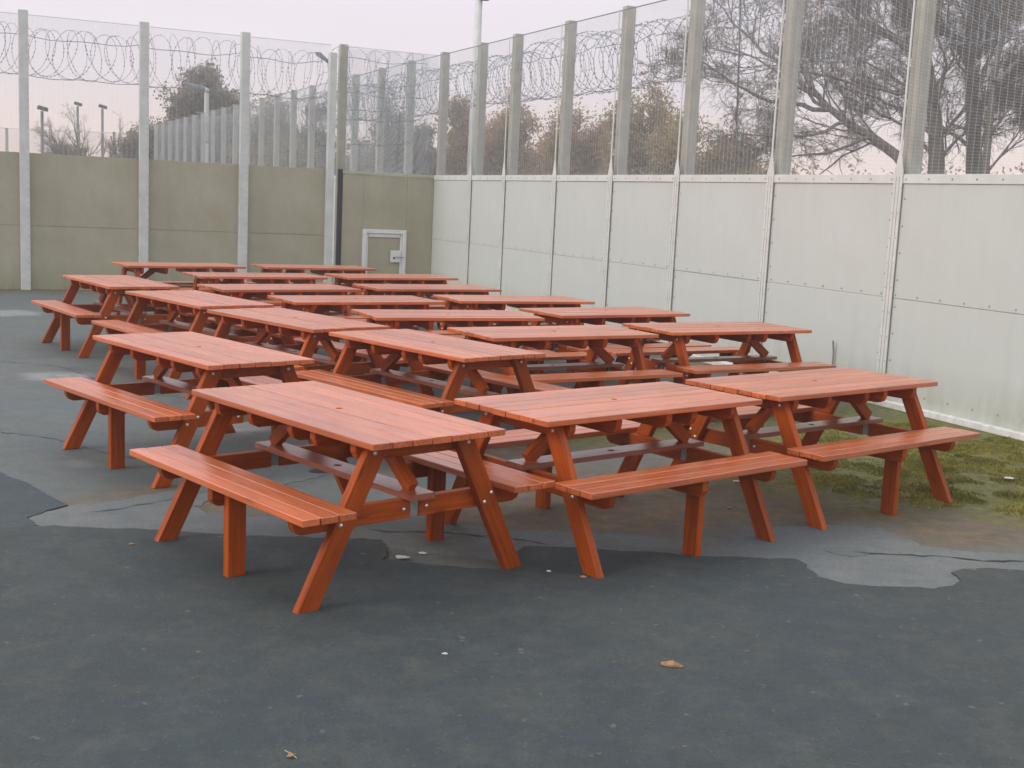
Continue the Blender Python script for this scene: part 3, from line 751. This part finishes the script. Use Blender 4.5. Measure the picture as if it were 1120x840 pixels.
MB().add([(-.012, -.004, .001), (.004, -.014, .004), (.018, -.002, .012), (.006, .012, .003), (-.006, .008, .010)], [(0, 1, 2, 3, 4)]) if False else None
lf = MB(); lf.add([(-.014, -.008, .001), (.004, -.016, .006), (.018, -.006, .013), (.010, .008, .004), (-.004, .006, .012)], [(0, 1, 4), (1, 2, 3), (1, 3, 4)]); lf.obj('leaf', m_leaf, tw)

# ------------------------------------------------------------------ trees
def bark(name, c):
    M = Mat(name, .85, .2)
    M.col(M.ramp(M.noise(3, 5, .7, 'Object', (4, 4, 1)), [(.3, tuple(x*.6 for x in c)), (.7, c)])); M.bump(M.noise(14, 4), .6, .02); return M.m
m_bark = bark('grey_brown_bark', (.20, .18, .15)); m_bark2 = bark('brown_twig_bark', (.28, .235, .18))
def leafm(name, a, b, c):
    M = Mat(name, .7, .2)
    M.col(M.ramp(M.noise(1.7, 3, .7), [(.3, a), (.5, b), (.72, c)])); tr = M.n('ShaderNodeBsdfTranslucent'); mx = M.n('ShaderNodeMixShader'); mx.inputs[0].default_value = .45
    src = M.b.inputs['Base Color'].links[0].from_socket; M.l(src, tr.inputs[0]); out = [n for n in M.t.nodes if n.type == 'OUTPUT_MATERIAL'][0]
    M.l(M.b.outputs[0], mx.inputs[1]); M.l(tr.outputs[0], mx.inputs[2]); M.l(mx.outputs[0], out.inputs[0])
    return M.m
m_leafA = leafm('budding_olive_leaf', (.25, .22, .11), (.38, .30, .15), (.52, .37, .18))
m_leafB = leafm('rusty_bud_leaf', (.28, .20, .12), (.40, .28, .16), (.54, .36, .19))
m_leafC = leafm('far_brown_leaf', (.20, .18, .13), (.29, .24, .18), (.38, .30, .22))

def unit(v): return v/np.maximum(np.linalg.norm(v, axis=-1, keepdims=True), 1e-9)
def polyline(start, dirs, length, droop, wob, n=6):
    """(m,3) starts and directions -> (m,n,3) curved branch lines"""
    m_ = len(start); P = np.zeros((m_, n, 3)); P[:, 0] = start; d = dirs.copy(); st = (length/(n-1))[:, None]
    for i in range(1, n):
        d = unit(d+rng.normal(0, wob, (m_, 3))+np.array([0, 0, droop])); P[:, i] = P[:, i-1]+d*st
    return P
def children(P, rad, per, t0, t1, angle, lr, length, up=0.1, flat=None):
    m_, n, _ = P.shape
    idx = np.repeat(np.arange(m_), per); t = rng.uniform(t0, t1, len(idx)); f = t*(n-1); i = np.minimum(f.astype(int), n-2); fr = (f-i)[:, None]
    s = P[idx, i]*(1-fr)+P[idx, i+1]*fr; d = unit(P[idx, i+1]-P[idx, i])
    o = unit(np.cross(d, rng.normal(size=(len(idx), 3)))); a = rng.normal(angle, angle*.25, len(idx))[:, None]
    nd = unit(d*np.cos(a)+o*np.sin(a)+np.array([0, 0, up]))
    le = length[idx]*rng.uniform(lr*.6, lr*1.25, len(idx))*(1.15-.6*t)
    r = rad[idx]*(1-.75*t)*.62
    return s, nd, le, r
def skin(Ps, Rs, sides):
    """list of (m,n,3), (m,) -> verts, quads with tapering tubes"""
    VV, QQ, b = [], [], 0
    for P, r in zip(Ps, Rs):
        m_, n, _ = P.shape; d = unit(np.gradient(P, axis=1)); ref = np.array([.31, .17, .93]); u = unit(np.cross(d, ref)); w_ = np.cross(d, u)
        tp = (1-.78*np.linspace(0, 1, n))[None, :, None]*r[:, None, None]
        ring = [P+(u*math.cos(2*math.pi*k/sides)+w_*math.sin(2*math.pi*k/sides))*tp for k in range(sides)]
        R_ = np.stack(ring, 2).reshape(-1, 3)
        mi, ni, ki = np.meshgrid(np.arange(m_), np.arange(n-1), np.arange(sides), indexing='ij')
        a = (mi*n+ni)*sides+ki; c_ = (mi*n+ni)*sides+(ki+1) % sides
        QQ.append(np.stack([a, c_, c_+sides, a+sides], -1).reshape(-1, 4)+b); VV.append(R_); b += len(R_)
    return np.vstack(VV), np.vstack(QQ)
def resample(pts, n):
    P = np.array([tuple(p) for p in pts]); s = np.concatenate([[0], np.cumsum(np.linalg.norm(np.diff(P, axis=0), axis=1))]); q = np.linspace(0, s[-1], n)
    return np.stack([np.interp(q, s, P[:, k]) for k in range(3)], 1), s[-1]
def leaves(tips, n_per, spread, size):
    c = np.repeat(tips, n_per, 0); c = c+rng.normal(0, spread, c.shape); n = len(c)
    a = unit(rng.normal(size=(n, 3))); b = unit(np.cross(a, rng.normal(size=(n, 3)))); s = (size*rng.uniform(.5, 1.3, n))[:, None]
    V = np.stack([c-a*s, c+b*s*.6, c+a*s, c-b*s*.6], 1).reshape(-1, 3); return V, np.arange(4*n).reshape(-1, 4)

def bare_tree(name, label, limbs, Y, group=None, twig=(7, 7, 6), mat=m_bark, bud=False, spreadL=1.0, bark_=None, nbig=22, nsmall=8):
    """limbs: list of (photo polyline, r0 in m, depth drift); the first is the trunk."""
    base = at(limbs[0][0][0][0], limbs[0][0][0][1], Y); t = empty(name, label, 'tree', (base.x, base.y, 0)); off = np.array([base.x, base.y, 0])
    main = []; MR = []; ML = []
    for k, (pl, r0, dy) in enumerate(limbs):
        pts = [at(q[0], q[1], Y+dy*i/(len(pl)-1)) for i, q in enumerate(pl)]
        if k == 0: pts = [Vector((pts[0].x, pts[0].y, 0))]+pts
        P, ln = resample(pts, 12); P[1:-1] += rng.normal(0, .02, (10, 3)); main.append(P); MR.append(r0); ML.append(ln)
    Pm = np.stack(main)-off; Rm = np.array(MR); Lm = np.array(ML)
    V, Q_ = skin([Pm], [Rm], 9); np_obj('trunk', V, Q_, bark_ or mat, t, True)
    big = Rm > .07
    parts_ = [children(Pm[q], Rm[q], c_, .22, 1, .8, .5*spreadL, np.minimum(Lm[q], 5.)) for q, c_ in ((big, nbig), (~big, nsmall)) if q.any()]
    s, d, le, r = (np.concatenate([p_[k] for p_ in parts_]) for k in range(4)); r = np.clip(r*.5, .011, .055)
    keep = s[:, 2] > 2.6; s, d, le, r = s[keep], d[keep], le[keep], r[keep]
    P1 = polyline(s, d, le, .03, .16, 7)
    s, d, le, r2 = children(P1, r, twig[0], .15, 1, .7, .6, le, .05); r2 = np.clip(r2*.8, .0065, .04); P2 = polyline(s, d, le, .02, .18, 6)
    s, d, le, r3 = children(P2, r2, twig[1], .15, 1, .7, .55, le, .03); r3 = np.clip(r3*.7, .0045, .02); P3 = polyline(s, d, le, .0, .2, 5)
    s, d, le, r4 = children(P3, r3, twig[2], .15, 1, .7, .55, le, .0); r4 = np.clip(r4*.6, .0032, .012); P4 = polyline(s, d, np.maximum(le, .12), .0, .22, 3)
    V, Q_ = skin([P1, P2, P3, P4], [r, r2, r3, r4], 3); crown = np_obj('crown', V, Q_, mat, t)
    if bud:
        V, Q_ = leaves(P4[:, -1][::2], 1, .05, .028); np_obj('buds', V, Q_, m_leafB, t)['kind'] = 'stuff'
    return t
YB = 21
bare_tree('bare_tree', 'big bare tree at the right whose straight trunk stands nearest the last fence post',
  [([(1026,250),(1024,190),(1023,130),(1018,90),(1008,50),(1000,10),(996,-60)], .21, .6),
   ([(1012,66),(987,48),(957,32),(932,15),(910,-10),(890,-50)], .085, 1.2),
   ([(1020,110),(990,100),(950,96),(905,82),(870,78)], .045, -1.5),
   ([(1022,150),(985,120),(950,105),(925,98)], .035, 1.5)], YB, twig=(9, 8, 6), nbig=30)
bare_tree('bare_tree', 'thickest bare tree at the right edge with a forked trunk',
  [([(1066,250),(1065,190),(1064,130),(1063,90),(1062,40),(1068,-60)], .225, .4),
   ([(1062,60),(1045,42),(1025,30),(1008,5),(1000,-40)], .10, 1.),
   ([(1078,110),(1100,95),(1135,118),(1170,130)], .13, -1.),
   ([(1068,60),(1085,20),(1100,-40)], .09, 1.)], YB+1.6, twig=(9, 8, 6), nbig=30)
bare_tree('bare_tree', 'slender bare tree right of the thickest trunk, leaning to the right',
  [([(1074,240),(1080,160),(1085,100),(1090,70),(1104,0),(1110,-50)], .10, .5),
   ([(1088,90),(1110,70),(1140,60)], .05, 1)], YB-.8, twig=(7, 7, 5))
bare_tree('bare_tree', 'leaning bare tree whose limb reaches far left behind the mesh',
  [([(1002,196),(978,170),(952,150),(925,134),(903,116),(888,96),(876,70)], .15, 1.5),
   ([(905,120),(880,118),(850,112),(823,102),(800,88),(772,70),(745,52)], .04, -1.),
   ([(895,105),(870,85),(835,55),(800,20),(775,-10)], .04, 1.5),
   ([(903,118),(870,95),(845,75),(815,60),(780,55)], .032, 2),
   ([(925,134),(890,150),(850,148),(805,144)], .03, -1.5),
   ([(950,150),(910,165),(865,172),(830,178)], .03, 1.),
   ([(888,96),(880,60),(868,20),(850,-30)], .05, 1.)], YB-1, twig=(7, 6, 5), nbig=14, nsmall=9)

def bush_tree(label, px, top, half, Y, mat, nb=22, leafn=5, size=.05, group=None, low=215, dens=1., name='bushy_tree', bare=False):
    c = at(px, low, Y); tz = at(px, top, Y).z; hw = half/F*Y*1.0
    t = empty(name, label, 'tree', (c.x, Y, 0)); hgt = tz
    ns = max(4, int(5*dens)); st = []
    trunk = []
    for k in range(ns):
        a = rng.uniform(-1, 1); b = rng.uniform(-.6, .6)
        top_ = np.array([a*hw*.75, b*hw*.7, hgt*(1-.32*abs(a))*(1.0 if k == 0 else rng.uniform(.68, 1.0))]); base_ = np.array([a*.15*hw, b*.1*hw, 0])
        P, ln = resample([base_, base_*.5+top_*.5*np.array([.6, .6, 1]), top_], 10); P[1:-1] += rng.normal(0, .05, (8, 3)); trunk.append(P)
    Pm = np.stack(trunk); Rm = np.full(ns, .02*hgt); V, Q_ = skin([Pm], [Rm], 6); np_obj('trunk', V, Q_, m_bark2, t, True)
    Lm = np.full(ns, hw*.95)
    s, d, le, r = children(Pm, Rm, int(nb*dens), .25, 1, .8, .75, Lm, .25); r = np.clip(r, .012, .05)
    P1 = polyline(s, d, le, .06, .15, 6)
    s, d, le, r2 = children(P1, r, 6, .2, 1, .7, .55, le, .1); r2 = np.clip(r2, .007, .03); P2 = polyline(s, d, le, .04, .18, 5)
    s, d, le, r3 = children(P2, r2, 6, .2, 1, .7, .5, le, .05); r3 = np.clip(r3, .005, .02); P3 = polyline(s, d, np.maximum(le, .2), .03, .2, 4)
    V, Q_ = skin([P1, P2, P3], [r, r2, r3], 3); np_obj('crown', V, Q_, m_bark2, t)
    if not bare:
        tips = np.vstack([P3[:, -1], P3[:, 2], P2[:, -1]]); V, Q_ = leaves(tips[rng.random(len(tips)) < .8], leafn, .13, size); o = np_obj('foliage', V, Q_, mat, t); o['kind'] = 'stuff'
    return t
bush_tree('tallest bushy tree standing behind the middle of the right fence', 694, 74, 70, 34, m_leafA, 26, 2, .045, dens=1.3)
bush_tree('broad bushy tree between the tallest bushy one and the thin mast', 756, 108, 66, 32, m_leafA, 22, 2, .042, dens=1.3)
bush_tree('low bushy tree thinning out to the right of the thin mast', 802, 142, 40, 31, m_leafA, 22, 2, .042, dens=1.2)
bush_tree('sparse rusty tree to the left of the tallest bushy tree', 628, 104, 50, 37, m_leafB, 22, 2, .045, dens=1.2)
bush_tree('brown tree behind the right fence below the lamp column', 562, 124, 50, 42, m_leafB, 24, 2, .05, dens=1.3)
bush_tree('brown tree seen just right of the inner corner', 500, 116, 48, 44, m_leafB, 24, 2, .05, dens=1.3)
bush_tree('brown tree seen through the mesh above the hatch', 430, 118, 56, 46, m_leafC, 24, 2, .055, dens=1.3)
bush_tree('round brown tree above the olive wall with the street lamp in front', 219, 76, 60, 60, m_leafC, 32, 2, .075, dens=1.6)
bush_tree('low greenish tree left of the round brown tree', 172, 128, 40, 63, m_leafC, 22, 2, .07, dens=1.2)
bush_tree('tree mass between the third pale post and the gate posts', 300, 128, 52, 56, m_leafA, 26, 2, .07, dens=1.3)
bush_tree('pale tree immediately left of the gate posts', 345, 112, 40, 58, m_leafC, 22, 2, .07, dens=1.2)
bush_tree('bare twiggy tree among the small floodlights', 97, 106, 56, 64, m_leafC, 14, 1, .05, bare=True, dens=1.2)
bush_tree('bare twiggy tree right beside the second pale post', 140, 120, 30, 62, m_leafC, 11, 1, .05, bare=True, dens=1.)
bush_tree('small tree with leaves coloured as if lit orange, beside the leftmost floodlight pole', 62, 146, 34, 66, m_leafB, 16, 2, .06, dens=.8)  # rusty leaf colour stands in for orange light on the twigs
# far-off hedge that reads as one mass
def hedge(name, label, runs, mat, n, size):
    VV = []; tip = []
    for (xa, xb, top, Y) in runs:
        A_ = at(xa, 200, Y); B_ = at(xb, 200, Y); q = rng.random(n); tz = at((xa+xb)/2, top, Y).z
        hh = tz*(.78+.12*np.sin(q*17+xa)+.10*np.sin(q*41))
        tip.append(np.stack([A_.x+(B_.x-A_.x)*q, Y+rng.normal(0, 1.2, n), np.minimum(hh, tz)*rng.random(n)**.55], 1))
    V, Q_ = leaves(np.vstack(tip), 3, .16, size); o = np_obj(name, V, Q_, mat); o['kind'] = 'stuff'; tag(o, label, 'hedge')
hedge('hedge', 'dark brown hedge mass low behind the right fence', [(470, 600, 146, 48), (590, 720, 150, 44), (700, 840, 164, 40)], m_leafB, 5200, .10)
hedge('hedge', 'greyish green hedge mass low beyond the olive wall', [(150, 290, 150, 66), (270, 420, 148, 62)], m_leafC, 5200, .13)
hedge('hedge', 'low brown undergrowth behind the big bare trees at the right', [(840, 1000, 184, 40), (990, 1200, 176, 38)], m_leafB, 2600, .08)

# ------------------------------------------------------------------ thin morning haze in the air
me = bpy.data.meshes.new('haze'); b_ = MB().box(-75, 75, -9, 90, -1.0, 16); me.from_pydata(b_.V, [], b_.F); me.update()
hm = bpy.data.materials.new('thin_haze'); hm.use_nodes = True; ht = hm.node_tree; ht.nodes.clear()
hv = ht.nodes.new('ShaderNodeVolumePrincipled'); ho = ht.nodes.new('ShaderNodeOutputMaterial'); ht.links.new(hv.outputs[0], ho.inputs['Volume'])
hv.inputs['Color'].default_value = (.93, .92, .90, 1); hv.inputs['Density'].default_value = .0032; hv.inputs['Anisotropy'].default_value = .3
me.materials.append(hm); hz = bpy.data.objects.new('haze', me); col.objects.link(hz); hz['kind'] = 'stuff'
